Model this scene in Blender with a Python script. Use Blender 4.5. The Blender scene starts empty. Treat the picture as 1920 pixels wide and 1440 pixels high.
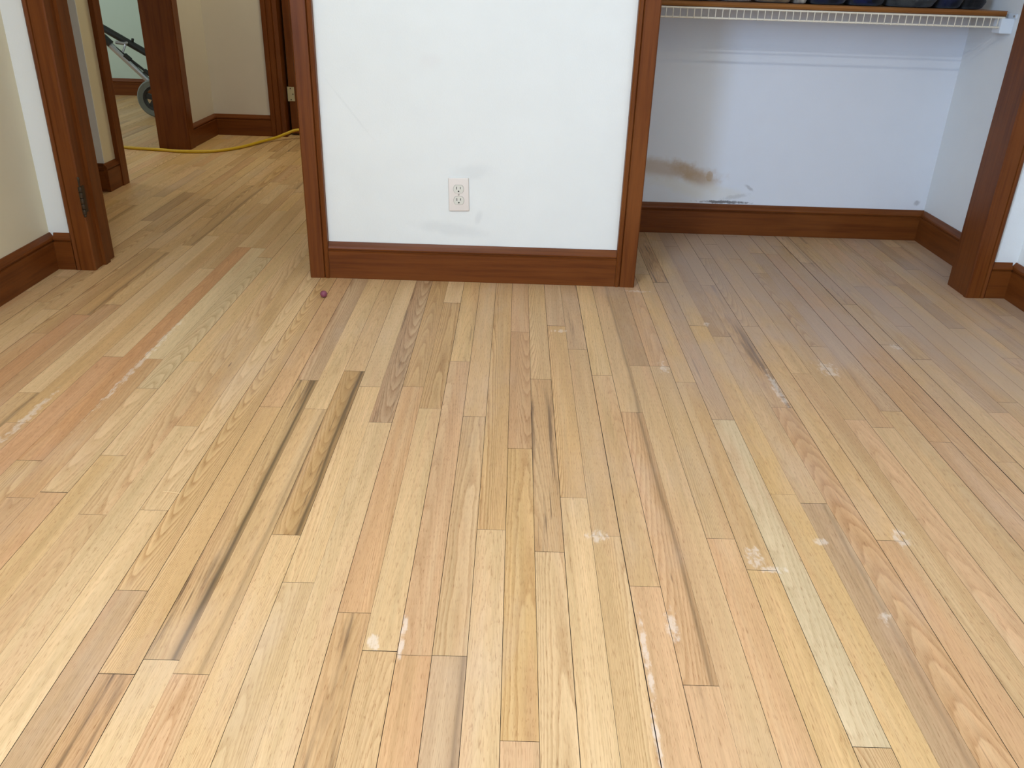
import bpy, bmesh, math, random
from mathutils import Vector, Matrix
C = bpy.context.scene.collection
PI = math.pi

# ---------------------------------------------------------------- camera, world, lights, exposure
def make_camera():
    f, pitch, roll, yaw, h = 1571.25, math.radians(26.0816), math.radians(1.8918), math.radians(0.3073), 0.99834
    fw = Vector((math.sin(yaw)*math.cos(pitch), math.cos(yaw)*math.cos(pitch), -math.sin(pitch)))
    r0 = Vector((math.cos(yaw), -math.sin(yaw), 0)); u0 = r0.cross(fw)
    rt = r0*math.cos(roll) + u0*math.sin(roll); up = -r0*math.sin(roll) + u0*math.cos(roll)
    cd = bpy.data.cameras.new('camera'); cd.sensor_width = 36; cd.lens = f/1920*36; cd.clip_start = 0.02
    co = bpy.data.objects.new('camera', cd); C.objects.link(co)
    m = Matrix((rt, up, -fw)).transposed().to_4x4(); m.translation = (0, 0, h); co.matrix_world = m
    bpy.context.scene.camera = co
make_camera()
vs = bpy.context.scene.view_settings
vs.view_transform = 'Standard'; vs.look = 'None'; vs.gamma = 1; vs.use_curve_mapping = False
vs.exposure = 0.05
w = bpy.data.worlds.new('world'); bpy.context.scene.world = w; w.use_nodes = True
w.node_tree.nodes['Background'].inputs[0].default_value = (0.62, 0.78, 1.0, 1)
w.node_tree.nodes['Background'].inputs[1].default_value = 0.08
def area(name, loc, power, color, size, aim, size_y=None, shape='DISK'):
    d = bpy.data.lights.new(name, 'AREA'); d.energy = power; d.color = color; d.shape = shape; d.size = size
    if size_y: d.size_y = size_y
    o = bpy.data.objects.new(name, d); C.objects.link(o); o.location = loc
    o.rotation_euler = (Vector(aim)-Vector(loc)).to_track_quat('-Z', 'Y').to_euler()
    return o
LIGHTS = [  # name, location, watts per channel (r, g, b), size, aim, size_y
    ('ceiling_lamp_left', (-0.58, 0.62, 2.39), (25, 27, 29), 0.46, (-0.58, 0.62, 0), 0.06),
    ('ceiling_lamp_right', (0.40, 0.62, 2.39), (8.5, 7.0, 4.0), 0.50, (0.40, 0.62, 0), 0.06),
    ('left_window_light', (-1.66, -1.10, 1.56), (66, 97, 150), 1.16, (0, -1.10, 1.56), 1.04),
    ('far_room_fill_light', (-4.9, 5.6, 1.5), (24, 26, 28), 1.2, (-2.0, 5.6, 1.5), 1.2),  # added fill for the far room; the wall behind it has no opening
    ('rear_fill_light', (0.75, -2.16, 1.45), (6, 7.5, 10), 1.9, (0.75, 0, 1.45), 1.2),  # unseen fill added to brighten the facing hall wall strip
    ('hall_fill_light', (-1.25, 5.2, 2.40), (13.5, 13.2, 9.8), 0.3, (-1.25, 5.2, 0), 0.3)]  # unseen fill added to raise the hall's brightness
for n_, loc_, p_, s_, aim_, sy_ in LIGHTS:
    m_ = max(p_); area(n_, loc_, m_, tuple(c/m_ for c in p_), s_, aim_, sy_, 'RECTANGLE')

# ---------------------------------------------------------------- materials
def srgb(r, g, b):
    f = lambda c: (c/12.92 if c <= 0.04045 else ((c+0.055)/1.055)**2.4)
    return (f(r/255), f(g/255), f(b/255))
class NT:
    def __init__(s, name):
        s.m = bpy.data.materials.new(name); s.m.use_nodes = True; s.t = s.m.node_tree
        s.b = s.t.nodes['Principled BSDF']; s.lk = s.t.links
    def put(s, v, sock):
        if isinstance(v, bpy.types.NodeSocket): s.lk.new(v, sock)
        elif v is not None:
            if isinstance(v, (tuple, list)) and len(v) == 3 and sock.type == 'RGBA': v = (*v, 1)
            sock.default_value = v
    def math(s, op, a, b=None, c=None, clamp=False):
        n = s.t.nodes.new('ShaderNodeMath'); n.operation = op; n.use_clamp = clamp
        for i, v in enumerate((a, b, c)):
            if v is not None: s.put(v, n.inputs[i])
        return n.outputs[0]
    def xyz(s, x, y, z):
        n = s.t.nodes.new('ShaderNodeCombineXYZ')
        for i, v in enumerate((x, y, z)): s.put(v, n.inputs[i])
        return n.outputs[0]
    def sep(s, v):
        n = s.t.nodes.new('ShaderNodeSeparateXYZ'); s.put(v, n.inputs[0]); return n.outputs
    def noise(s, vec, scale=1.0, detail=2.0, rough=0.5):
        n = s.t.nodes.new('ShaderNodeTexNoise'); n.noise_dimensions = '3D'
        s.put(vec, n.inputs['Vector']); n.inputs['Scale'].default_value = scale
        n.inputs['Detail'].default_value = detail; n.inputs['Roughness'].default_value = rough
        return n.outputs['Fac']
    def step(s, v, a, b, lo=0.0, hi=1.0):
        n = s.t.nodes.new('ShaderNodeMapRange'); n.interpolation_type = 'SMOOTHSTEP'
        s.put(v, n.inputs['Value']); n.inputs['From Min'].default_value = a; n.inputs['From Max'].default_value = b
        n.inputs['To Min'].default_value = lo; n.inputs['To Max'].default_value = hi
        return n.outputs['Result']
    def mix(s, fac, a, b, mode='MIX'):
        n = s.t.nodes.new('ShaderNodeMix'); n.data_type = 'RGBA'; n.blend_type = mode
        s.put(fac, n.inputs['Factor']); s.put(a, n.inputs['A'] if False else n.inputs[6]); s.put(b, n.inputs[7])
        return n.outputs[2]
    def attr(s, name, out='Fac'):
        n = s.t.nodes.new('ShaderNodeAttribute'); n.attribute_name = name; return n.outputs[out]
    def pos(s):
        n = s.t.nodes.new('ShaderNodeNewGeometry'); return n.outputs['Position']
    def objc(s):
        n = s.t.nodes.new('ShaderNodeTexCoord'); return n.outputs['Object']
    def bump(s, h, strength, dist):
        n = s.t.nodes.new('ShaderNodeBump'); s.put(h, n.inputs['Height'])
        n.inputs['Strength'].default_value = strength; n.inputs['Distance'].default_value = dist
        s.lk.new(n.outputs[0], s.b.inputs['Normal'])
    def set(s, **k):
        for a, v in k.items():
            s.put(v, s.b.inputs[{'color': 'Base Color', 'rough': 'Roughness', 'metal': 'Metallic', 'spec': 'Specular IOR Level',
                                 'coat': 'Coat Weight', 'coatr': 'Coat Roughness', 'sheen': 'Sheen Weight'}[a]])
        return s.m

def plain(name, col, rough=0.5, metal=0.0, var=0.08, scale=40.0, spec=0.5):
    t = NT(name); n = t.noise(t.objc(), scale, 3)
    k = t.math('MULTIPLY_ADD', n, 2*var, 1-var)
    v = t.xyz(k, k, k)
    return t.set(color=t.mix(1.0, col, v, 'MULTIPLY'), rough=rough, metal=metal, spec=spec)

def paint(name, col, stains=None):
    t = NT(name); p = t.pos()
    a = t.noise(p, 2.2, 4); b = t.noise(p, 9.0, 3)
    k = t.math('ADD', t.math('MULTIPLY_ADD', a, 0.07, 0.945), t.math('MULTIPLY_ADD', b, 0.05, -0.02))
    c = t.mix(1.0, col, t.xyz(k, k, t.math('ADD', k, 0.0)), 'MULTIPLY')
    if stains: c = stains(t, c, p)
    t.bump(t.noise(p, 260, 2), 0.12, 0.002)
    return t.set(color=c, rough=0.42, spec=0.4)

def blob(t, p, cx, cz, rx, rz, ang=0.0, edge=0.6, wob=0.7, nsc=22.0):
    """soft noisy ellipse on an x-z wall"""
    s = t.sep(p); dx = t.math('SUBTRACT', s[0], cx); dz = t.math('SUBTRACT', s[2], cz)
    ca, sa = math.cos(ang), math.sin(ang)
    u = t.math('ADD', t.math('MULTIPLY', dx, ca/rx), t.math('MULTIPLY', dz, sa/rx))
    v = t.math('ADD', t.math('MULTIPLY', dx, -sa/rz), t.math('MULTIPLY', dz, ca/rz))
    d = t.math('SQRT', t.math('ADD', t.math('MULTIPLY', u, u), t.math('MULTIPLY', v, v)))
    d = t.math('ADD', d, t.math('MULTIPLY_ADD', t.noise(p, nsc, 4, 0.65), 2*wob, -wob))
    return t.step(d, 1.0-edge, 1.0+edge, 1.0, 0.0)

def closet_stains(t, c, p):
    tan, lt, dk = srgb(176, 140, 92), srgb(226, 224, 218), srgb(70, 62, 58)
    m = lambda f, k: t.math('MULTIPLY', f, k)
    c = t.mix(m(blob(t, p, 0.62, 0.275, 0.19, 0.035, -0.10), 0.55), c, tan)
    c = t.mix(m(blob(t, p, 0.77, 0.245, 0.10, 0.030, -0.45), 0.6), c, tan)
    c = t.mix(m(blob(t, p, 0.832, 0.247, 0.013, 0.02, 0, 0.2), 0.5), c, tan)
    c = t.mix(m(blob(t, p, 0.74, 0.195, 0.20, 0.026, -0.25), 0.65), c, lt)
    c = t.mix(m(blob(t, p, 0.90, 0.185, 0.09, 0.022, -0.2), 0.7), c, lt)
    c = t.mix(m(blob(t, p, 1.008, 0.203, 0.022, 0.006, -0.6, 0.5, 1.0, 60), 0.3), c, dk)
    c = t.mix(m(blob(t, p, 0.95, 0.163, 0.05, 0.008, 0.2, 0.5, 1.1, 70), 0.18), c, dk)
    c = t.mix(m(blob(t, p, 0.90, 0.139, 0.09, 0.006, 0, 0.4, 1.2, 80), 0.8), c, dk)
    c = t.mix(m(blob(t, p, 1.74, 0.160, 0.012, 0.010, 0.4, 0.5, 0.9, 80), 0.35), c, dk)
    return c
def pier_stains(t, c, p):
    g = srgb(188, 190, 190); m = lambda f, k: t.math('MULTIPLY', f, k)
    c = t.mix(m(blob(t, p, -0.15, 0.388, 0.06, 0.022, 0.1), 0.16), c, g)
    c = t.mix(m(blob(t, p, -0.22, 0.188, 0.11, 0.020, -0.1), 0.20), c, g)
    c = t.mix(m(blob(t, p, -0.12, 0.232, 0.010, 0.022, -0.3), 0.2), c, g)
    c = t.mix(m(blob(t, p, -0.55, 0.58, 0.10, 0.003, -0.9, 0.6, 0.8, 30), 0.12), c, g)
    c = t.mix(m(blob(t, p, -0.28, 0.74, 0.03, 0.02, 0), 0.10), c, srgb(214, 196, 190))
    return c
M = {}
M['white'] = paint('white_paint', srgb(232, 234, 233))
M['pier'] = paint('white_paint_patched', srgb(233, 234, 229), pier_stains)
M['closet'] = paint('white_paint_stained', srgb(228, 231, 237), closet_stains)
M['cream'] = paint('cream_paint', srgb(222, 211, 180))
M['hall'] = paint('hall_paint', srgb(214, 205, 190))
M['green'] = paint('pale_green_paint', srgb(196, 214, 200))

def trim_wood(name, axis, base=(112, 60, 22), dark=(88, 43, 14)):
    t = NT(name); s = t.sep(t.pos())
    sc = [55.0, 55.0, 55.0]; sc[axis] = 2.2
    v = t.xyz(t.math('MULTIPLY', s[0], sc[0]), t.math('MULTIPLY', s[1], sc[1]), t.math('MULTIPLY', s[2], sc[2]))
    n1 = t.noise(v, 1.0, 4, 0.6); n2 = t.noise(v, 5.0, 3); n3 = t.noise(t.pos(), 3.0, 2)
    c = t.mix(t.step(n1, 0.22, 0.62), srgb(*dark), srgb(*base))
    c = t.mix(t.step(n3, 0.5, 0.75, 0, 0.35), c, srgb(132, 78, 36))
    k = t.math('MULTIPLY_ADD', n2, 0.35, 0.82); c = t.mix(1.0, c, t.xyz(k, k, k), 'MULTIPLY')
    sp = t.step(t.noise(t.pos(), 120, 1), 0.80, 0.86); c = t.mix(t.math('MULTIPLY', sp, 0.5), c, srgb(40, 18, 10))
    t.bump(n2, 0.08, 0.001)
    return t.set(color=c, rough=0.38, spec=0.2)
M['wx'] = trim_wood('varnished_trim_x', 0); M['wy'] = trim_wood('varnished_trim_y', 1); M['wz'] = trim_wood('varnished_trim_z', 2)
M['shelf'] = trim_wood('shelf_wood', 0, (150, 98, 48), (122, 74, 33))
M['ceil'] = paint('ceiling_paint', srgb(236, 234, 226))
M['plate'] = plain('ivory_plastic', srgb(232, 222, 212), 0.3, var=0.02)
M['recept'] = plain('white_plastic', srgb(222, 219, 206), 0.3, var=0.02)
M['black'] = plain('black_slot', srgb(16, 14, 12), 0.6)
M['screw'] = plain('painted_screw', srgb(176, 170, 160), 0.35, 0.4)
M['bronze'] = plain('aged_bronze', srgb(66, 54, 40), 0.45, 0.6, 0.2, 120)
M['hingecream'] = plain('painted_hinge', srgb(196, 184, 148), 0.4, 0.1, 0.08)
M['wire'] = plain('vinyl_coated_wire', srgb(228, 218, 198), 0.4, var=0.03)
M['bracket'] = plain('bracket_plastic', srgb(226, 232, 238), 0.35, var=0.02)
M['cord'] = plain('yellow_rubber', srgb(206, 168, 30), 0.5, var=0.1, scale=60)
M['ball'] = plain('plum_rubber', srgb(132, 66, 82), 0.6, var=0.2, scale=220)
M['rubber'] = plain('grey_tyre_rubber', srgb(108, 112, 104), 0.7, var=0.08)
M['hub'] = plain('dark_hub_plastic', srgb(34, 36, 36), 0.4)
M['btube'] = plain('black_tube', srgb(30, 31, 30), 0.45)
M['stube'] = plain('silver_tube', srgb(176, 178, 184), 0.28, 0.75, 0.06)
M['splinter'] = plain('pale_splinter', srgb(240, 205, 150), 0.6)
M['under'] = plain('floor_gap', srgb(26, 15, 8), 0.9)

def cloth(name, c1, c2, scale=18.0):
    t = NT(name); p = t.objc(); n = t.noise(p, scale, 3); wv = t.noise(p, 420, 1)
    c = t.mix(t.step(n, 0.42, 0.60), c1, c2); k = t.math('MULTIPLY_ADD', wv, 0.4, 0.8)
    c = t.mix(1.0, c, t.xyz(k, k, k), 'MULTIPLY'); t.bump(wv, 0.3, 0.002)
    return t.set(color=c, rough=0.9, spec=0.15, sheen=0.2)
M['c_tan'] = cloth('tan_cloth', srgb(150, 126, 92), srgb(120, 98, 70))
M['c_white'] = cloth('off_white_cloth', srgb(190, 182, 166), srgb(164, 154, 138), 60)
M['c_navy'] = cloth('navy_cloth', srgb(28, 34, 62), srgb(16, 18, 30))
M['c_black'] = cloth('black_cloth', srgb(22, 22, 24), srgb(34, 34, 36))
M['c_char'] = cloth('charcoal_cloth', srgb(70, 72, 72), srgb(46, 48, 50))
M['c_blue'] = cloth('blue_black_cloth', srgb(26, 32, 74), srgb(18, 18, 24), 26)

def floor_mat():
    t = NT('sanded_oak'); uvn = t.t.nodes.new('ShaderNodeUVMap'); uvn.uv_map = 'plank'
    u, v, _ = t.sep(uvn.outputs[0]); seed = t.attr('pseed'); fig = t.attr('fig'); stk = t.attr('streak')
    tint = t.attr('tint', 'Color'); p = t.pos(); ps = t.sep(p)
    s1 = t.math('MULTIPLY', seed, 61.7)
    def N(us, vs_, off, detail=2.0, rough=0.5):
        return t.noise(t.xyz(t.math('MULTIPLY', u, us), t.math('MULTIPLY', v, vs_), t.math('ADD', s1, off)), 1.0, detail, rough)
    broad = N(34, 1.6, 0, 3); streak = N(150, 4.0, 3, 3, 0.6); fine = N(620, 11.0, 7, 2); warp = N(13, 1.8, 11, 3, 0.5)
    # growth rings: one family of nested arches; off-centre hearts give slanting or straight lines
    ra = t.math('FRACT', t.math('MULTIPLY', seed, 17.13)); rb = t.math('FRACT', t.math('MULTIPLY', seed, 41.7)); rc = t.math('FRACT', t.math('MULTIPLY', seed, 89.3))
    u0 = t.math('MULTIPLY_ADD', ra, 0.10, -0.05)
    du = t.math('SUBTRACT', u, u0)
    wv = t.math('ADD', t.math('MULTIPLY_ADD', warp, 3.4, -1.7), t.math('MULTIPLY', N(62, 13.0, 13, 2), 0.7))
    ph = t.math('ADD', t.math('ADD', t.math('MULTIPLY', t.math('MULTIPLY', du, du), t.math('MULTIPLY_ADD', rb, 3600.0, 1500.0)),
                t.math('MULTIPLY', v, t.math('MULTIPLY_ADD', rc, 13.0, 2.0))), wv)
    fr = t.math('FRACT', ph)
    ring = t.math('MULTIPLY', t.math('POWER', t.math('SUBTRACT', 1.0, fr), 1.7), t.step(fr, 0.0, 0.14))
    pores = t.step(N(1100, 48.0, 17, 1), 0.58, 0.68)
    flecks = t.step(N(330, 75.0, 23, 1), 0.66, 0.74)
    k = t.math('ADD', t.math('ADD', t.math('MULTIPLY_ADD', broad, 0.44, 0.78), t.math('MULTIPLY_ADD', streak, 0.36, -0.18)),
               t.math('MULTIPLY_ADD', fine, 0.22, -0.11))
    kb = t.math('MULTIPLY_ADD', t.math('SUBTRACT', k, 1.0), 1.25, 1.0)
    c = t.mix(1.0, tint, t.xyz(k, k, kb), 'MULTIPLY')
    c = t.mix(t.step(N(22, 1.4, 31, 2), 0.50, 0.74, 0, 0.30), c, srgb(198, 148, 108))        # rosy heartwood zones
    c = t.mix(t.step(N(30, 1.1, 37, 2), 0.52, 0.76, 0, 0.30), c, srgb(222, 190, 146))        # pale sapwood zones
    rf = t.math('MULTIPLY', ring, t.math('MULTIPLY_ADD', fig, 0.75, 0.16))
    c = t.mix(rf, c, t.mix(1.0, c, (0.58, 0.45, 0.32), 'MULTIPLY'))
    pf = t.math('MULTIPLY', pores, t.math('MULTIPLY_ADD', ring, 0.5, 0.28))
    c = t.mix(pf, c, t.mix(1.0, c, (0.50, 0.36, 0.26), 'MULTIPLY'))
    fl = t.math('MULTIPLY', flecks, t.step(seed, 0.45, 0.75, 0.0, 0.45))
    c = t.mix(fl, c, t.mix(1.0, c, (0.62, 0.46, 0.36), 'MULTIPLY'))
    # mineral streaks
    ms = t.step(t.math('ADD', N(42, 1.7, 41, 4, 0.62), t.math('MULTIPLY_ADD', stk, 0.16, -0.10)), 0.58, 0.74)
    c = t.mix(t.math('MULTIPLY', ms, t.math('MULTIPLY_ADD', stk, 0.75, 0.10)), c, srgb(104, 78, 54))
    ms2 = t.step(t.math('ADD', N(120, 2.6, 47, 3, 0.6), t.math('MULTIPLY', stk, 0.10)), 0.70, 0.78)
    c = t.mix(t.math('MULTIPLY', ms2, t.math('MULTIPLY_ADD', stk, 0.65, 0.12)), c, srgb(72, 50, 36))
    edge = t.attr('edge'); ue = t.math('ADD', u, t.math('MULTIPLY_ADD', N(9, 1.5, 53, 3), 0.034, -0.017))
    eb = t.math('MULTIPLY', t.step(ue, 0.004, 0.020), edge)
    c = t.mix(t.math('MULTIPLY', eb, 0.62), c, srgb(128, 98, 62))
    el = t.math('MULTIPLY', t.math('MULTIPLY', t.step(ue, 0.014, 0.019), t.step(ue, 0.019, 0.026, 1.0, 0.0)), edge)
    c = t.mix(t.math('MULTIPLY', el, 0.7), c, srgb(66, 52, 34))
    # pin knots
    vo = t.t.nodes.new('ShaderNodeTexVoronoi'); vo.inputs['Scale'].default_value = 1.0
    t.lk.new(t.xyz(t.math('MULTIPLY', u, 26.0), t.math('MULTIPLY', v, 3.2), s1), vo.inputs['Vector'])
    kn = t.math('MULTIPLY', t.step(vo.outputs['Distance'], 0.03, 0.075, 1.0, 0.0), t.step(t.sep(vo.outputs['Color'])[0], 0.80, 0.84))
    c = t.mix(t.math('MULTIPLY', kn, 0.75), c, srgb(78, 46, 34))
    # sanding dust lying in drifts, then a greyer zone
    du1 = t.step(t.noise(t.xyz(t.math('MULTIPLY', ps[0], 5.0), t.math('MULTIPLY', ps[1], 1.6), 3.0), 1.0, 4, 0.6), 0.50, 0.78, 0.0, 0.28)
    c = t.mix(du1, c, srgb(206, 180, 158))
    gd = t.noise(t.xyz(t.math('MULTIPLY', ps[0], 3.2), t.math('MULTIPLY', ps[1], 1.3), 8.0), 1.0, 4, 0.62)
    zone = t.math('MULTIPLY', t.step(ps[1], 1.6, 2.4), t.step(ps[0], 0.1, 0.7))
    c = t.mix(t.math('MULTIPLY', zone, t.step(gd, 0.36, 0.62, 0.10, 0.62)), c, srgb(186, 162, 146))     # noise-broken greyer tone, on the right towards the closet
    wh = None
    SC = [(0.296,1.112,.012,.045),(0.488,1.311,.02,.03),(0.187,1.363,.022,.02),(0.241,1.041,.006,.11),(0.234,.87,.006,.07),(-0.163,1.073,.006,.06),
          (0.634,1.369,.016,.012),(0.636,2.522,.012,.02),(0.513,1.275,.03,.012),(-0.209,1.053,.012,.02),(0.444,2.174,.014,.04),(0.801,1.386,.02,.03),
          (0.158,2.429,.03,.012),(0.439,2.818,.05,.012),(0.676,1.148,.012,.02),(-1.02,2.13,.010,.35),(-1.16,1.78,.012,.15),(1.193,2.384,.02,.02),(0.92,2.20,.03,.05),(0.735,2.06,.012,.12)]
    nz = t.noise(t.xyz(t.math('MULTIPLY', ps[0], 90.0), t.math('MULTIPLY', ps[1], 40.0), 0.0), 1.0, 3, 0.6)
    for (x, y, rx, ry) in SC:
        a = t.math('MULTIPLY', t.math('SUBTRACT', ps[0], x), 1/rx); b = t.math('MULTIPLY', t.math('SUBTRACT', ps[1], y), 1/ry)
        d = t.math('ADD', t.math('ADD', t.math('MULTIPLY', a, a), t.math('MULTIPLY', b, b)), t.math('MULTIPLY_ADD', nz, 6.0, -2.6))
        f = t.step(d, 0.1, 1.5, 1.0, 0.0)
        wh = f if wh is None else t.math('MAXIMUM', wh, f)
    c = t.mix(t.math('MULTIPLY', wh, 0.42), c, srgb(238, 224, 208))
    t.bump(t.math('ADD', fine, t.math('MULTIPLY', pores, -0.6)), 0.10, 0.0006)
    return t.set(color=c, rough=t.math('MULTIPLY_ADD', broad, 0.12, 0.42), spec=0.32)
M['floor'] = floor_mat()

# ---------------------------------------------------------------- mesh helpers
def link(name, bm, mats, parent=None, loc=(0, 0, 0), rot=(0, 0, 0), smooth=False):
    me = bpy.data.meshes.new(name)
    bmesh.ops.recalc_face_normals(bm, faces=bm.faces)
    bm.to_mesh(me); bm.free()
    for m in (mats if isinstance(mats, (list, tuple)) else [mats]): me.materials.append(m)
    if smooth:
        me.polygons.foreach_set('use_smooth', [True]*len(me.polygons))
        try: me.set_sharp_from_angle(angle=math.radians(38))
        except Exception: pass
    o = bpy.data.objects.new(name, me); C.objects.link(o); o.parent = parent; o.location = loc; o.rotation_euler = rot
    return o
def box(bm, x0, x1, y0, y1, z0, z1, bev=0.0, seg=2):
    r = bmesh.ops.create_cube(bm, size=1.0)
    for q in r['verts']:
        q.co = Vector((x0+(q.co.x+.5)*(x1-x0), y0+(q.co.y+.5)*(y1-y0), z0+(q.co.z+.5)*(z1-z0)))
    if bev:
        es = {e for q in r['verts'] for e in q.link_edges}
        bmesh.ops.bevel(bm, geom=list(es), offset=bev, segments=seg, affect='EDGES', profile=0.6)
    return r['verts']
def prism(bm, pts, axis, a, b):
    """closed polygon pts extruded along axis; axis 2: pts=(x,y); 0: (y,z); 1: (x,z)"""
    mk = {2: lambda p, t: (p[0], p[1], t), 0: lambda p, t: (t, p[0], p[1]), 1: lambda p, t: (p[0], t, p[1])}[axis]
    va = [bm.verts.new(mk(p, a)) for p in pts]; vb = [bm.verts.new(mk(p, b)) for p in pts]
    n = len(pts)
    for i in range(n): bm.faces.new((va[i], va[(i+1) % n], vb[(i+1) % n], vb[i]))
    bm.faces.new(va[::-1]); bm.faces.new(vb)
def tube(bm, pts, r, seg=10, cap=True):
    pts = [Vector(p) for p in pts]; rings = []; n = len(pts); prev = None
    for i, p in enumerate(pts):
        d = ((pts[min(i+1, n-1)]-pts[max(i-1, 0)])).normalized()
        if prev is None:
            a = Vector((0, 0, 1)) if abs(d.z) < 0.9 else Vector((1, 0, 0)); s = d.cross(a).normalized()
        else: s = (prev - d*prev.dot(d)).normalized()
        prev = s; q = d.cross(s); rr = r[i] if isinstance(r, (list, tuple)) else r
        rings.append([bm.verts.new(p+(s*math.cos(2*PI*k/seg)+q*math.sin(2*PI*k/seg))*rr) for k in range(seg)])
    for a, b in zip(rings, rings[1:]):
        for k in range(seg): bm.faces.new((a[k], a[(k+1) % seg], b[(k+1) % seg], b[k]))
    if cap: bm.faces.new(rings[0][::-1]); bm.faces.new(rings[-1])
def lathe(bm, prof, seg=32, axis='y', closed=False):
    rings = []
    for r, h in prof:
        rings.append([bm.verts.new((r*math.cos(2*PI*k/seg), h, r*math.sin(2*PI*k/seg)) if axis == 'y' else (r*math.cos(2*PI*k/seg), r*math.sin(2*PI*k/seg), h)) for k in range(seg)])
    prs = list(zip(rings, rings[1:])) + ([(rings[-1], rings[0])] if closed else [])
    for a, b in prs:
        for k in range(seg): bm.faces.new((a[k], a[(k+1) % seg], b[(k+1) % seg], b[k]))
    if not closed:
        bm.faces.new(rings[0][::-1]); bm.faces.new(rings[-1])
def smooth_path(pts, n=8):
    P = [Vector(p) for p in pts]; out = []
    for i in range(len(P)-1):
        p0, p1, p2, p3 = P[max(i-1, 0)], P[i], P[i+1], P[min(i+2, len(P)-1)]
        for k in range(n):
            t = k/n
            out.append(0.5*((2*p1)+(p2-p0)*t+(2*p0-5*p1+4*p2-p3)*t*t+(3*p1-p0-3*p2+p3)*t**3))
    return out+[P[-1]]
def thing(name, label, cat, loc=(0, 0, 0), rot=(0, 0, 0), group=None):
    o = bpy.data.objects.new(name, None); C.objects.link(o); o.location = loc; o.rotation_euler = rot; o.empty_display_size = 0.05
    return tag(o, label, cat, group)
def tag(o, label, cat, group=None):
    o['label'] = label; o['category'] = cat
    if group: o['group'] = group
    return o
def struct(name, bm, mat, label=None):
    o = link(name, bm, mat); o['kind'] = 'structure'
    if label: o['label'] = label
    return o

# ---------------------------------------------------------------- floor: strip oak laid along y
B, X0 = 0.05715, 0.004325
JO = [(-25,2.284),(-24,2.439),(-22,1.904),(-21,1.748),(-19,1.581),(-18,1.437),(-18,2.129),(-17,1.46),(-17,1.948),(-16,1.612),(-16,2.12),(-15,1.386),(-14,1.755),(-13,1.407),(-12,1.163),(-11,0.969),(-11,1.866),(-10,1.001),(-10,2.024),(-9,0.973),(-9,1.862),(-8,1.338),(-8,2.09),(-7,1.198),(-7,1.997),(-6,1.803),(-5,1.123),(-5,2.005),(-4,1.034),(-4,1.883),(-4,2.644),(-3,1.027),(-3,2.175),(-2,1.028),(-2,1.848),(-1,1.375),(0,0.863),(0,1.697),(0,2.41),(1,1.309),(1,2.075),(2,1.498),(2,2.468),(3,1.365),(3,2.287),(4,1.215),(4,2.111),(5,0.98),(5,1.896),(6,2.183),(7,1.368),(7,2.184),(8,1.272),(8,2.083),(9,0.87),(9,1.871),(10,1.535),(10,2.506),(11,1.503),(11,2.422),(12,1.948),(13,1.378),(13,2.515),(14,2.163),(15,1.892),(17,1.947),(18,1.789),(19,2.548),(21,2.291),(25,2.552)]
PR = [(-5,0.943,'D'),(-8,1.671,'D1'),(1,2.339,'P'),(0,1.946,'R'),(0,1.561,'Y'),(9,1.682,'W'),(11,1.595,'P'),(-8,2.261,'T'),(-9,2.073,'P'),(-6,1.703,'P'),(5,1.995,'P'),(-8,1.2,'Y'),(11,2.469,'G'),(22,2.765,'G'),(12,2.023,'D'),(9,2.18,'G'),(-24,2.15,'R2'),(-13,1.458,'R'),(12,1.716,'R'),(5,0.922,'R'),(-6,1.953,'D2'),(-9,1.693,'T'),(-7,1.052,'P'),(0,1.068,'Y'),(1,1.136,'P'),(2,1.074,'P'),(3,1.015,'P'),(4,0.962,'R'),(5,1.08,'R'),(7,1.084,'T'),(8,1.027,'Y'),(10,1.159,'Y'),(9,1.029,'G'),(15,1.61,'R'),(15,1.409,'R'),(13,1.499,'T'),(9,1.466,'W'),(2,1.681,'T'),(5,1.579,'R'),(-2,1.67,'T'),(-2,1.4,'C'),(-1,1.558,'C'),(-3,1.551,'C'),(-4,1.547,'Y'),(1,1.442,'D'),(-4,2.278,'C'),(-6,2.48,'D2'),(-2,2.325,'T'),(2,2.664,'G'),(2,2.343,'C'),(5,2.534,'T'),(7,2.451,'R'),(11,2.345,'T'),(15,2.579,'T'),(17,2.496,'G'),(22,2.523,'G'),(26,2.45,'T'),(19,2.117,'R'),(23,2.001,'T'),(-19,2.065,'R2'),(-20,1.963,'R2'),(-22,2.197,'T'),(-22,2.018,'P'),(-18,2.252,'W'),(-17,2.426,'W'),(-14,2.051,'T'),(-15,1.859,'T'),(-13,1.633,'P'),(-15,1.625,'T'),(-18,1.615,'R'),(-15,1.195,'T'),(-17,1.319,'R'),(-12,1.331,'C'),(-11,1.568,'C'),(-10,1.53,'R'),(-10,1.18,'D3'),(-10,0.912,'P'),(-9,0.894,'R'),(-8,0.857,'P'),(-11,0.832,'D'),(-5,1.4,'R'),(-4,1.166,'P'),(-3,1.154,'R'),(-2,1.17,'T'),(-2,0.949,'G'),(-3,0.926,'R'),(-4,0.914,'T'),(-1,1.006,'P'),(0,0.836,'R'),(6,0.966,'T'),(7,0.936,'R'),(11,0.978,'G'),(13,0.981,'R'),(12,1.096,'R')]
TONE = {'T': (202, 163, 115), 'P': (209, 172, 124), 'R': (201, 158, 113), 'R2': (196, 146, 101), 'G': (189, 153, 113), 'D': (192, 152, 106),
        'D1': (196, 156, 105), 'D2': (182, 146, 108), 'D3': (195, 156, 106), 'Y': (207, 167, 113), 'W': (211, 183, 141), 'C': (204, 165, 115)}
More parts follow.
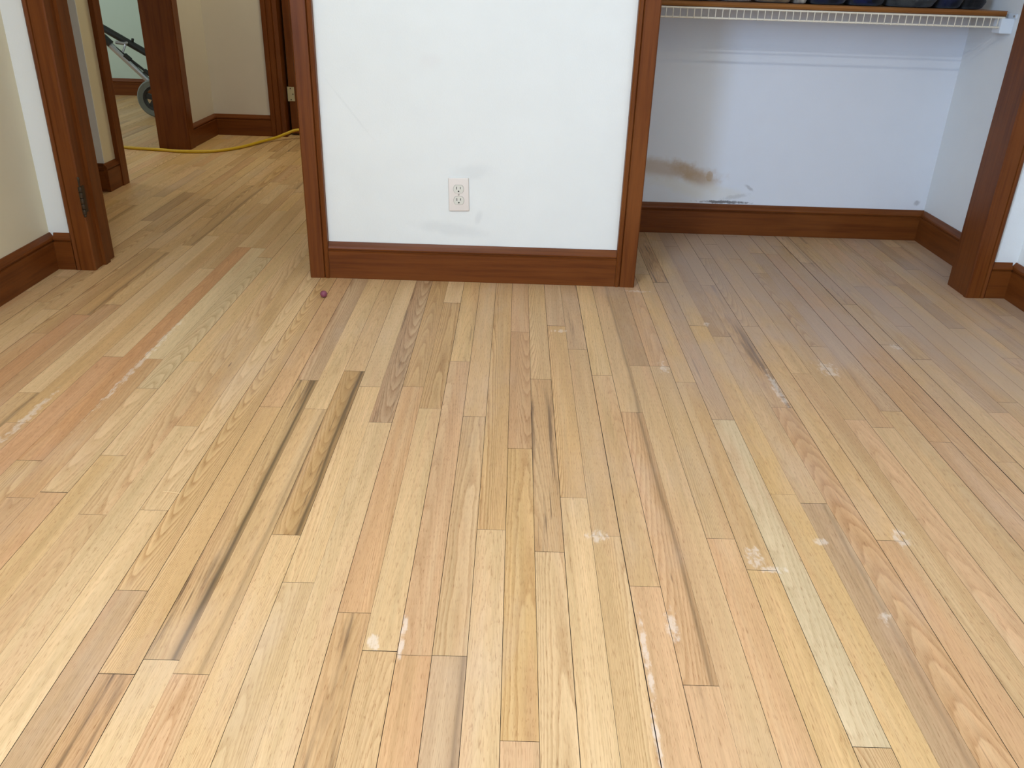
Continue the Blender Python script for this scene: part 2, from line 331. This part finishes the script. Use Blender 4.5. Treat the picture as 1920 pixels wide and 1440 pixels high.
def build_floor():
    rng = random.Random(11); bm = bmesh.new()
    uvl = bm.loops.layers.uv.new('plank'); tl = bm.loops.layers.float_color.new('tint')
    sl = bm.faces.layers.float.new('pseed'); fl = bm.faces.layers.float.new('fig'); kl = bm.faces.layers.float.new('streak'); el = bm.faces.layers.float.new('edge')
    YA, YB = -2.3, 7.4
    wide = {(-26, 0): 0.9}
    gaps = {}
    def gap(k):
        if k not in gaps: gaps[k] = rng.choice([0.25, 0.3, 0.4, 0.5, 0.6, 0.8, 1.1])*0.001
        return gaps[k]
    ends = {(-17, 1.46): 1.6, (-4, 1.034): 1.0, (11, 1.503): 1.2, (-8, 1.338): .6, (8, 1.0): .6}
    for k, g in ((0, .5), (-5, .5), (-3, .55), (4, .8), (5, .5), (2, .6), (1, .45), (-1, .5), (8, .5), (-2, .5), (-10, .6), (13, .6), (16, .6), (18, .7), (21, .8), (9, .5), (-16, .5), (20, 1.2)): gaps[k] = g*0.0019
    for k in range(-88, 32):
        js = sorted(y for kk, y in JO if kk == k)
        cuts = list(js)
        if not cuts: cuts = [rng.uniform(0.9, 2.7)]
        y = cuts[0]
        while y > YA: y -= rng.uniform(0.45, 1.25) if not (js and y == cuts[0]) else max(0.5, y-rng.uniform(0.2, 0.75)); cuts.append(y)
        y = max(cuts); first = True
        while y < YB:
            step = rng.uniform(0.35, 1.1)
            if js and first and y+step < 2.85: step = 2.9-y+rng.uniform(0, 0.6)
            first = False; y += step; cuts.append(y)
        cuts = sorted(cuts)
        for a, b in zip(cuts, cuts[1:]):
            if b < YA or a > YB: continue
            tone = None
            for kk, yy, tt in PR:
                if kk == k and a < yy < b: tone = tt
            if tone is None: tone = rng.choices('T P R G Y C D'.split(), (34, 22, 16, 7, 14, 12, 3))[0]
            r_, g_, b_ = TONE[tone]; j = rng.uniform(-7, 7); h = rng.uniform(-4, 4)
            col = srgb(r_+j, g_+j-h*0.4, b_+j-h)
            fig = {'C': 0.95, 'D2': 0.9, 'D3': 0.55, 'D': 0.4}.get(tone, rng.choice([0.0, 0.05, 0.1, 0.2, 0.35, 0.6]))
            stk = {'D': 0.95, 'D1': 0.8, 'D2': 0.75, 'D3': 0.95, 'G': 0.5}.get(tone, rng.choice([0, 0, 0, 0.05, 0.1, 0.2, 0.45]))
            edg = {'D1': 0.9, 'D3': 1.0}.get(tone, rng.choice([0]*14+[0.3, 0.5]) if tone in 'TRCG' else 0.0)
            seed = rng.random(); v0 = rng.uniform(0, 30)
            xa = X0+k*B+gap(k)/2; xb = X0+(k+1)*B-gap(k+1)/2
            e = rng.choice([0.25, 0.35, 0.5, 0.6])*0.001
            ya, yb = max(a, YA)+ends.get((k, a), e*1000)*0.001, min(b, YB)-e
            dz = rng.uniform(-0.00012, 0.00012)
            cs = [(xa, ya), (xb, ya), (xb, yb), (xa, yb)]
            top = [bm.verts.new((x, y_, dz)) for x, y_ in cs]; bot = [bm.verts.new((x, y_, -0.006)) for x, y_ in cs]
            fs = [bm.faces.new(top)]+[bm.faces.new((top[i], bot[i], bot[(i+1) % 4], top[(i+1) % 4])) for i in range(4)]
            xc = X0+(k+.5)*B; sg = rng.choice([-1, 1])
            for f in fs[1:]: f.material_index = 1
            for f in fs:
                f[sl] = seed; f[fl] = fig; f[kl] = stk; f[el] = edg
                for lp in f.loops:
                    co = lp.vert.co; lp[uvl].uv = (co.x-xc, sg*(co.y-a)+v0); lp[tl] = (*col, 1)
    q = [bm.verts.new(p) for p in ((-5.05, YA, -0.006), (1.85, YA, -0.006), (1.85, YB, -0.006), (-5.05, YB, -0.006))]
    f = bm.faces.new(q); f.material_index = 1
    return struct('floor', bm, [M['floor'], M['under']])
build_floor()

# ---------------------------------------------------------------- walls, ceiling
H = 2.44; YF, YK = 2.875, 3.0          # front and back face of the partition with the two openings
XL, XR = -1.635, 1.792
def wall(name, boxes, mat):
    bm = bmesh.new()
    for b in boxes: box(bm, *b)
    return struct(name, bm, mat)
wall('wall_center', [(-0.70, 0.423, YF, YK, 0, H), (-1.50, -0.70, YF, YK, 2.05, H), (0.423, 1.651, YF, YK, 2.05, H)], M['pier'])
wall('wall_front_left', [(-1.75, -1.505, YF, YK, 0, H)], M['white'])
wall('wall_front_right', [(1.653, 1.90, YF, YK, 0, H)], M['white'])
wall('wall_left', [(XL-0.115, XL, -0.48, YF, 0, H), (XL-0.115, XL, -2.3, -1.72, 0, H), (XL-0.115, XL, -1.72, -0.48, 0, 0.98), (XL-0.115, XL, -1.72, -0.48, 2.14, H)], M['cream'])
wall('wall_right', [(XR, XR+0.108, -2.3, YF, 0, H)], M['white'])
wall('wall_rear', [(XL-0.115, -0.30, -2.3, -2.18, 0, H), (1.765, XR+0.108, -2.3, -2.18, 0, H), (-0.30, 1.765, -2.3, -2.18, 0, 0.8), (-0.30, 1.765, -2.3, -2.18, 2.1, H)], M['cream'])
wall('wall_closet_rear', [(-0.50, 1.90, 3.606, 3.72, 0, H)], M['closet'])
wall('wall_closet_right', [(1.778, 1.90, YK, 3.606, 0, H)], M['white'])
wall('wall_closet_left', [(-0.62, -0.50, YK, 5.6, 0, H)], M['hall'])
wall('wall_hall_facing', [(-5.0, -2.10, 4.02, 4.14, 0, H), (-2.10, -1.95, 4.02, 4.024, 0, H)], M['white'])
wall('wall_hall_near', [(-2.10, -1.95, 4.024, 4.195, 0, H)], M['cream'])  # dimmer side of the corner: its lower light is put into the cream colour
wall('wall_hall_left', [(-2.10, -1.95, 5.095, 5.62, 0, H), (-2.10, -1.95, 4.195, 5.095, 2.05, H)], M['hall'])
wall('wall_hall_far', [(-2.10, -1.50, 5.61, 5.72, 0, H), (-0.68, -0.50, 5.61, 5.72, 0, H), (-1.50, -0.68, 5.61, 5.72, 2.05, H)], M['hall'])
wall('wall_hall_side', [(-2.95, -2.85, YK, 4.02, 0, H), (-2.85, -1.75, YF, YK, 0, H)], M['hall'])
wall('wall_far_room', [(-5.05, -2.10, 7.262, 7.36, 0, H)], M['green'])
wall('wall_far_divider', [(-2.2, -2.10, 5.62, 7.262, 0, H)], M['green'])
wall('wall_beyond_door', [(-2.1, 0.3, 7.0, 7.1, 0, H)], M['green'])
wall('wall_beyond_right', [(0.2, 0.3, 5.72, 7.0, 0, H)], M['green'])
wall('wall_far_left', [(-5.15, -5.05, 4.02, 7.36, 0, H)], M['green'])
wall('ceiling', [(-5.15, 1.90, -2.3, 7.36, H, H+0.08)], M['ceil'])

# unseen rear-wall window (behind the camera), added for the fill light
bm = bmesh.new()
for b in ((-0.30, 1.765, -2.30, -2.17, 0.8, 0.84), (-0.30, 1.765, -2.30, -2.17, 2.06, 2.1), (-0.30, -0.26, -2.30, -2.17, 0.84, 2.06), (1.725, 1.765, -2.30, -2.17, 0.84, 2.06), (0.71, 0.75, -2.29, -2.2, 0.84, 2.06)): box(bm, *b)
struct('added_rear_window', bm, M['wz'])
bm = bmesh.new()
for b in ((0.98, 1.02, -1.72, -0.48), (2.10, 2.14, -1.72, -0.48)): box(bm, XL-0.12, XL+0.01, b[2], b[3], b[0], b[1])
for b in ((-1.72, -1.68), (-0.52, -0.48)): box(bm, XL-0.12, XL+0.01, b[0], b[1], 1.02, 2.10)
struct('window_2', bm, M['wz'])

# ---------------------------------------------------------------- baseboards and casings
def base_prof(face, wall_, s):
    """profile across a wall: (offset, z); face = front of the board, wall_ = wall plane"""
    th = abs(wall_-face); f = lambda d: face+s*d
    return [(wall_, 0), (f(0.001), 0), (face, 0.002), (face, 0.098), (f(0.006), 0.1005), (f(0.006), 0.103), (f(0.0015), 0.106), (f(0.001), 0.110), (f(0.003), 0.116), (f(0.008), 0.123), (f(th-0.004), 0.131), (wall_, 0.131)]
def base_x(name, x0, x1, face, wall_, s=1):
    bm = bmesh.new(); prism(bm, base_prof(face, wall_, s), 0, x0, x1); return struct(name, bm, M['wx'])
def base_y(name, y0, y1, face, wall_, s):
    bm = bmesh.new(); prism(bm, base_prof(face, wall_, s), 1, y0, y1); return struct(name, bm, M['wy'])
base_x('baseboard_center', -0.648, 0.370, 2.858, YF)
base_x('baseboard_closet_rear', -0.50, 1.778, 3.590, 3.606)
base_y('baseboard_closet_right', YK, 3.590, 1.761, 1.778, 1)
base_y('baseboard_left', -2.18, YF, -1.618, XL, -1)
base_x('baseboard_front_left', -1.618, -1.556, 2.859, YF)
base_y('baseboard_right', -2.18, YF, 1.775, XR, 1)
base_x('baseboard_front_right', 1.704, 1.775, 2.861, YF)
base_x('baseboard_hall_facing', -2.85, -1.95, 4.003, 4.02)
base_y('baseboard_hall_near', 4.003, 4.140, -1.932, -1.95, -1)
base_y('baseboard_hall_left', 5.165, 5.61, -1.932, -1.95, -1)
base_x('baseboard_hall_far', -1.95, -1.583, 5.594, 5.61)
base_x('baseboard_far_room', -5.05, -2.2, 7.245, 7.262)

def casing_pts(xi, xo, face, wall_):
    """vertical casing cross-section; xi = edge at the opening, xo = outer edge next to the wall"""
    d = 1 if xo > xi else -1; w_ = abs(xo-xi); q = lambda a: xi+d*a
    return [(xi, wall_), (xi, face+0.004), (q(0.004), face), (q(w_-0.020), face+0.0005), (q(w_-0.0175), face+0.006), (q(w_-0.015), face+0.001),
            (q(w_-0.006), face-0.0015), (q(w_-0.001), face+0.003), (xo, wall_)]
def trim(name, polys, mat, z0=0.0, z1=2.05):
    bm = bmesh.new()
    for p in polys: prism(bm, p, 2, z0, z1)
    return struct(name, bm, mat)
R4 = lambda x0, x1, y0, y1: [(x0, y0), (x1, y0), (x1, y1), (x0, y1)]
trim('trim_1', [casing_pts(-0.718, -0.648, 2.855, YF), R4(-0.713, -0.70, YF, 3.018)], M['wz'])
trim('trim_2', [casing_pts(0.441, 0.370, 2.855, YF), R4(0.423, 0.436, YF, 3.018)], M['wz'])
trim('trim_3', [casing_pts(-1.486, -1.556, 2.857, YF), R4(-1.505, -1.489, YF, 3.018), R4(-1.489, -1.478, 2.925, 2.962)], M['wz'])
trim('trim_4', [casing_pts(1.634, 1.704, 2.857, YF), R4(1.637, 1.653, YF, 3.004)], M['wz'])
# hall: near casing, far jamb with casing, far doorway
trim('trim_5', [R4(-1.95, -1.928, 4.140, 4.205), R4(-2.115, -1.932, 4.195, 4.21)], M['wz'])
trim('trim_6', [R4(-2.115, -1.932, 5.078, 5.095), R4(-1.95, -1.928, 5.083, 5.160)], M['wz'])
trim('trim_7', [[(-1.583, 5.61), (-1.583, 5.592), (-1.578, 5.589), (-1.555, 5.589), (-1.552, 5.594), (-1.548, 5.589), (-1.520, 5.588), (-1.516, 5.594), (-1.510, 5.588), (-1.484, 5.590), (-1.482, 5.61)], R4(-1.50, -1.484, 5.61, 5.72)], M['wz'])
trim('trim_8', [R4(-0.70, -0.68, 5.61, 5.72), R4(-0.70, -0.62, 5.588, 5.61)], M['wz'])
bm = bmesh.new(); box(bm, -1.556, -0.648, 2.855, YF, 2.05, 2.12, 0.003); box(bm, 0.370, 1.704, 2.855, YF, 2.05, 2.12, 0.003)
box(bm, -1.489, -0.713, YF, 3.018, 2.035, 2.05); box(bm, 0.436, 1.637, YF, 3.018, 2.035, 2.05)
struct('trim_9', bm, M['wx'])
# open door in the far doorway: its hinge edge faces the room
bm = bmesh.new(); box(bm, -1.468, -1.424, 5.66, 6.42, 0.012, 2.03, 0.002)
d1 = struct('door_1', bm, M['wz'])

# ---------------------------------------------------------------- hinges
def barrel_hinge():
    t = thing('door_hinge', 'dark bronze hinge barrel left on the doorless left casing', 'hinge', (-1.479, 2.846, 0.205))
    bm = bmesh.new()
    for i in range(5):
        lathe(bm, [(0.0, 0.0005), (0.0062, 0.001), (0.0068, 0.003), (0.0068, 0.0165), (0.0062, 0.0185), (0.0, 0.019)], 16, 'z')
        bmesh.ops.translate(bm, verts=bm.verts[-96:], vec=(0, 0, 0.0195*i))
    bmesh.ops.remove_doubles(bm, verts=bm.verts, dist=1e-6)
    link('knuckle', bm, M['bronze'], t, smooth=True)
    bm = bmesh.new(); lathe(bm, [(0.0026, 0.096), (0.003, 0.115), (0.0042, 0.122), (0.0042, 0.127), (0.0015, 0.131)], 12, 'z'); link('pin', bm, M['bronze'], t, smooth=True)
    bm = bmesh.new(); lathe(bm, [(0.001, -0.008), (0.0042, -0.006), (0.0048, -0.003), (0.003, 0.0), (0.0026, 0.002)], 12, 'z'); link('finial', bm, M['bronze'], t, smooth=True)
    bm = bmesh.new(); box(bm, -0.0095, -0.0055, 0.004, 0.040, 0.003, 0.094, 0.0005); link('leaf', bm, M['bronze'], t)
barrel_hinge()
t = thing('door_hinge', 'cream painted hinge on the open door beyond the hall', 'hinge', (-1.468, 5.66, 0.215))
bm = bmesh.new(); box(bm, 0.0, 0.036, -0.003, 0.0, 0.0, 0.088, 0.001); link('leaf', bm, M['hingecream'], t)
bm = bmesh.new(); tube(bm, [(-0.004, -0.004, 0.0), (-0.004, -0.004, 0.088)], 0.0055, 12); link('knuckle', bm, M['hingecream'], t, smooth=True)
for (x, z) in ((0.012, 0.078), (0.026, 0.044), (0.012, 0.010)):
    bm = bmesh.new(); tube(bm, [(x, -0.0026, z), (x, -0.0042, z)], 0.0038, 12); link('screw', bm, M['bronze'], t)

# ---------------------------------------------------------------- wall outlet
t = thing('wall_outlet', 'ivory duplex power outlet low on the middle white wall', 'outlet', (-0.189, YF, 0.311), (0, math.radians(-1.6), 0))
bm = bmesh.new(); box(bm, -0.035, 0.035, -0.006, 0.0, -0.0572, 0.0572, 0.0035, 3); link('cover_plate', bm, M['plate'], t, smooth=True)
for s in (1, -1):
    bm = bmesh.new(); pts = []
    for k in range(48):
        a = 2*PI*k/48; pts.append((0.0172*math.cos(a), max(-0.0135, min(0.0135, 0.0172*math.sin(a)))))
    prism(bm, pts, 1, -0.0085, -0.005)
    rc = link('receptacle', bm, M['recept'], t, (0, 0, 0.0195*s), smooth=False)
    bm = bmesh.new(); prism(bm, [(x*1.07, z*1.07) for x, z in pts], 1, -0.0066, -0.0055); link('rim', bm, M['screw'], rc)
    for (x0, x1, z0, z1) in ((-0.0075, -0.0053, -0.001, 0.0085), (0.0051, 0.0071, 0.0, 0.0080)):
        bm = bmesh.new(); box(bm, x0, x1, -0.0090, -0.0082, z0, z1); link('slot', bm, M['black'], rc)
    bm = bmesh.new(); tube(bm, [(0, -0.0082, -0.0072), (0, -0.0090, -0.0072)], 0.0026, 14); link('ground_hole', bm, M['black'], rc)
bm = bmesh.new(); tube(bm, [(0, -0.0055, 0), (0, -0.0072, 0)], 0.003, 14); link('screw', bm, M['screw'], t)

# ---------------------------------------------------------------- closet: wood shelf, wire shelf, bracket, clothes
ZS = 0.911
bm = bmesh.new()
pr = [(3.606, ZS), (3.312, ZS), (3.3065, ZS+0.003), (3.304, ZS+0.0095), (3.3065, ZS+0.016), (3.312, ZS+0.019), (3.606, ZS+0.019)]
prism(bm, pr, 0, -0.45, 1.757)
for v_ in bm.verts:
    if v_.co.x > 1.7 and v_.co.y < 3.31: v_.co.x -= 0.006
o = link('shelf_board', bm, M['shelf']); tag(o, 'long brown wooden shelf board across the closet', 'shelf')
t = thing('wire_shelf', 'white vinyl coated wire shelf under the wooden board in the closet', 'wire shelf', (0.0, 3.30, 0.876))
for (y, z, n_) in ((0.0, 0.032, 'lip_rail'), (0.0, 0.0, 'lip_rail'), (0.290, 0.026, 'back_rail')):
    bm = bmesh.new(); tube(bm, [(-0.45, y, z), (1.745, y, z)], 0.0034, 10); link(n_, bm, M['wire'], t, smooth=True)
bm = bmesh.new(); tube(bm, [(0, 0.298, 0.0315), (0, 0.004, 0.0315), (0, 0.0005, 0.0325), (0, -0.0032, 0.0315), (0, -0.0040, 0.028), (0, -0.0040, -0.003)], 0.0016, 6)
w0 = link('cross_wire', bm, M['wire'], t, (0.40, 0, 0), smooth=True)
for i in range(1, 53):
    c_ = w0.copy(); C.objects.link(c_); c_.parent = t; c_.location = (0.40+0.0254*i, 0, 0)
t = thing('shelf_bracket', 'white plastic end bracket holding the wire shelf to the right closet wall', 'bracket', (1.778, 3.30, 0.856))
bm = bmesh.new(); prism(bm, [(-0.046, 0.004), (-0.043, 0.0), (0.0, 0.0), (0.0, 0.050), (-0.046, 0.050)], 1, -0.010, 0.045)
bmesh.ops.bevel(bm, geom=bm.edges[:], offset=0.0015, segments=2, affect='EDGES'); link('bracket_body', bm, M['bracket'], t, smooth=True)
bm = bmesh.new(); box(bm, -0.006, 0.0, -0.022, 0.050, 0.050, 0.066, 0.002); link('mounting_tab', bm, M['bracket'], t)
bm = bmesh.new(); tube(bm, [(-0.006, -0.012, 0.058), (-0.009, -0.012, 0.058)], 0.0038, 12); link('screw', bm, M['screw'], t)

def garment(x0, x1, y0, y1, h, mat, label, seed, group='folded clothes on the closet shelf'):
    rng = random.Random(seed); bm = bmesh.new(); nx, nz, ny = 20, 6, 10
    w_, d = x1-x0, y1-y0
    bmesh.ops.create_cube(bm, size=1.0); bmesh.ops.subdivide_edges(bm, edges=bm.edges[:], cuts=9, use_grid_fill=True)
    ph = [rng.uniform(0, 6.28) for _ in range(6)]
    for v in bm.verts:
        x, y, z = v.co*2
        rr = (abs(x)**5+abs(y)**5+abs(z)**5)**(1/5); k = 1/max(rr, 1e-6); x, y, z = x*k, y*k, z*k
        wob = 1+0.05*math.sin(5*x+ph[0]+2*z)+0.05*math.sin(9*x+ph[1])*(0.5+0.5*z)
        zz = (z+1)/2*h*(1+0.10*math.sin(3*x+ph[2])+0.06*math.sin(7*y+ph[3]))
        lay = 1+0.03*math.cos((z+1)*PI*3)          # stacked fold layers
        v.co = Vector((x*w_/2*wob*lay*0.90, y*d/2*(1+0.03*math.sin(6*x+ph[4]))*lay, max(0, zz)))
    o = link('folded_garment', bm, mat, None, ((x0+x1)/2, (y0+y1)/2, ZS+0.019), smooth=True)
    return tag(o, label, 'clothes', group)
garment(0.50, 0.735, 3.345, 3.56, 0.085, M['c_char'], 'grey folded garment at the left end of the closet shelf', 1)
garment(0.735, 0.86, 3.350, 3.56, 0.07, M['c_white'], 'off-white folded cloth between grey and tan clothes', 2)
garment(0.86, 1.005, 3.345, 3.56, 0.075, M['c_tan'], 'tan folded garment in the middle of the closet shelf', 3)
garment(1.006, 1.045, 3.335, 3.54, 0.06, M['c_white'], 'narrow off-white knotted cloth beside the navy clothes', 4)
garment(1.05, 1.20, 3.335, 3.56, 0.09, M['c_navy'], 'navy folded garment right of the narrow white cloth', 5)
garment(1.20, 1.34, 3.345, 3.56, 0.10, M['c_blue'], 'blue and black folded garment right of the navy one', 6)
garment(1.34, 1.53, 3.335, 3.56, 0.085, M['c_char'], 'charcoal grey folded garment among the dark clothes', 7)
garment(1.53, 1.62, 3.345, 3.56, 0.10, M['c_navy'], 'narrow navy garment between the charcoal and black ones', 8)
garment(1.62, 1.705, 3.350, 3.56, 0.085, M['c_black'], 'black folded garment nearest the right end of the shelf', 9)

# ---------------------------------------------------------------- small ball, cord, splinter
bm = bmesh.new(); bmesh.ops.create_icosphere(bm, subdivisions=3, radius=0.0118)
rng = random.Random(5)
for v in bm.verts:
    n = v.co.normalized(); v.co = n*0.0118*(1+0.03*math.sin(40*n.x+3)*math.sin(37*n.y)*math.sin(33*n.z))
o = link('small_ball', bm, M['ball'], None, (-0.629, 2.660, 0.0116), smooth=True); tag(o, 'small plum coloured ball on the floor by the middle wall', 'ball')
cp = [(-2.75, 5.35, 0.0088), (-2.5, 5.16, 0.0088), (-2.303, 5.045, 0.0088), (-2.089, 5.005, 0.0088), (-1.934, 4.974, 0.0088), (-1.776, 5.012, 0.0088), (-1.661, 5.145, 0.0095),
      (-1.575, 5.36, 0.012), (-1.511, 5.45, 0.022), (-1.468, 5.505, 0.036), (-1.402, 5.545, 0.055), (-1.29, 5.57, 0.05), (-1.12, 5.60, 0.014), (-1.0, 5.75, 0.0088), (-0.95, 6.2, 0.0088)]
bm = bmesh.new(); tube(bm, smooth_path(cp, 8), 0.0088, 12)
o = link('extension_cord', bm, M['cord'], smooth=True); tag(o, 'yellow extension cord curving across the hall floor', 'cord')
bm = bmesh.new(); tube(bm, [(-0.716, 1.4725, 0.0012), (-0.70, 1.4715, 0.0016), (-0.686, 1.469, 0.0015), (-0.678, 1.468, 0.0010)], [0.0004, 0.0009, 0.0008, 0.0003], 6)
o = link('wood_splinter', bm, M['splinter'], smooth=True); tag(o, 'thin pale wood splinter lying across a floorboard on the left', 'splinter')

# ---------------------------------------------------------------- wheeled cart in the far room
t = thing('folding_cart', 'folding cart frame with black and silver tubes and grey wheel', 'cart', (-2.555, 6.20, 0.0))
def P(x, y, z): return (x+2.555, y-6.20, z)
RW = 0.129
bm = bmesh.new(); lathe(bm, [(RW-0.043, -0.016), (RW-0.010, -0.020), (RW-0.002, -0.012), (RW, 0.0), (RW-0.002, 0.012), (RW-0.010, 0.020), (RW-0.043, 0.016)], 48, 'y', True)
wh = link('wheel', bm, M['rubber'], t, (0, 0, RW), smooth=True)
bm = bmesh.new(); lathe(bm, [(RW-0.045, -0.017), (RW-0.041, -0.015), (RW-0.041, 0.015), (RW-0.045, 0.017), (RW-0.062, 0.012), (RW-0.062, -0.012)], 48, 'y', True)
link('rim', bm, M['hub'], wh, smooth=True)
bm = bmesh.new(); lathe(bm, [(0.001, -0.024), (0.020, -0.022), (0.024, -0.016), (0.024, 0.016), (0.001, 0.02)], 24, 'y'); link('hub', bm, M['hub'], wh, smooth=True)
for i in range(5):
    a = 2*PI*i/5+0.35; bm = bmesh.new()
    pts = [(0.018*math.cos(a)-0.017*math.sin(a), 0.018*math.sin(a)+0.017*math.cos(a)), (0.018*math.cos(a)+0.017*math.sin(a), 0.018*math.sin(a)-0.017*math.cos(a)),
           (0.076*math.cos(a)+0.020*math.sin(a), 0.076*math.sin(a)-0.020*math.cos(a)), (0.076*math.cos(a)-0.020*math.sin(a), 0.076*math.sin(a)+0.020*math.cos(a))]
    prism(bm, pts, 1, -0.010, 0.006); link('spoke', bm, M['hub'], wh)
bm = bmesh.new(); tube(bm, [P(-3.18, 6.32, 0.728), P(-2.868, 6.30, 0.560), P(-2.591, 6.28, 0.413), P(-2.20, 6.26, 0.205)], 0.0235, 16); link('upper_tube', bm, M['btube'], t, smooth=True)
bm = bmesh.new(); tube(bm, [P(-2.90, 6.215, 0.545), P(-2.825, 6.215, 0.475), P(-2.61, 6.235, 0.25), P(-2.565, 6.245, 0.185), P(-2.545, 6.245, 0.135)], [0.021, 0.021, 0.019, 0.017, 0.014], 14); link('lower_tube', bm, M['stube'], t, smooth=True)
bm = bmesh.new(); tube(bm, [P(-2.92, 6.20, 0.575), P(-2.846, 6.21, 0.505), P(-2.70, 6.225, 0.378), P(-2.571, 6.24, 0.268), P(-2.45, 6.25, 0.17)], 0.0085, 10); link('brake_rod', bm, M['btube'], t, smooth=True)
for (a, b, r) in (((-2.86, 6.203, 0.525), (-2.815, 6.208, 0.478), 0.026), ((-2.735, 6.215, 0.412), (-2.700, 6.22, 0.378), 0.016), ((-2.620, 6.232, 0.311), (-2.590, 6.236, 0.284), 0.016)):
    bm = bmesh.new(); tube(bm, [P(*a), P(*b)], r, 12); link('clamp', bm, M['btube'], t, smooth=True)
bm = bmesh.new(); tube(bm, [P(-2.80, 6.255, 0.487), P(-2.745, 6.26, 0.480), P(-2.72, 6.28, 0.487)], 0.011, 10); tube(bm, [P(-2.728, 6.24, 0.475), P(-2.748, 6.222, 0.425)], 0.007, 8); link('link_arm', bm, M['stube'], t, smooth=True)
bm = bmesh.new(); tube(bm, [P(-2.698, 6.29, 0.492), P(-2.690, 6.285, 0.512)], 0.009, 10); link('bolt', bm, M['btube'], t, smooth=True)
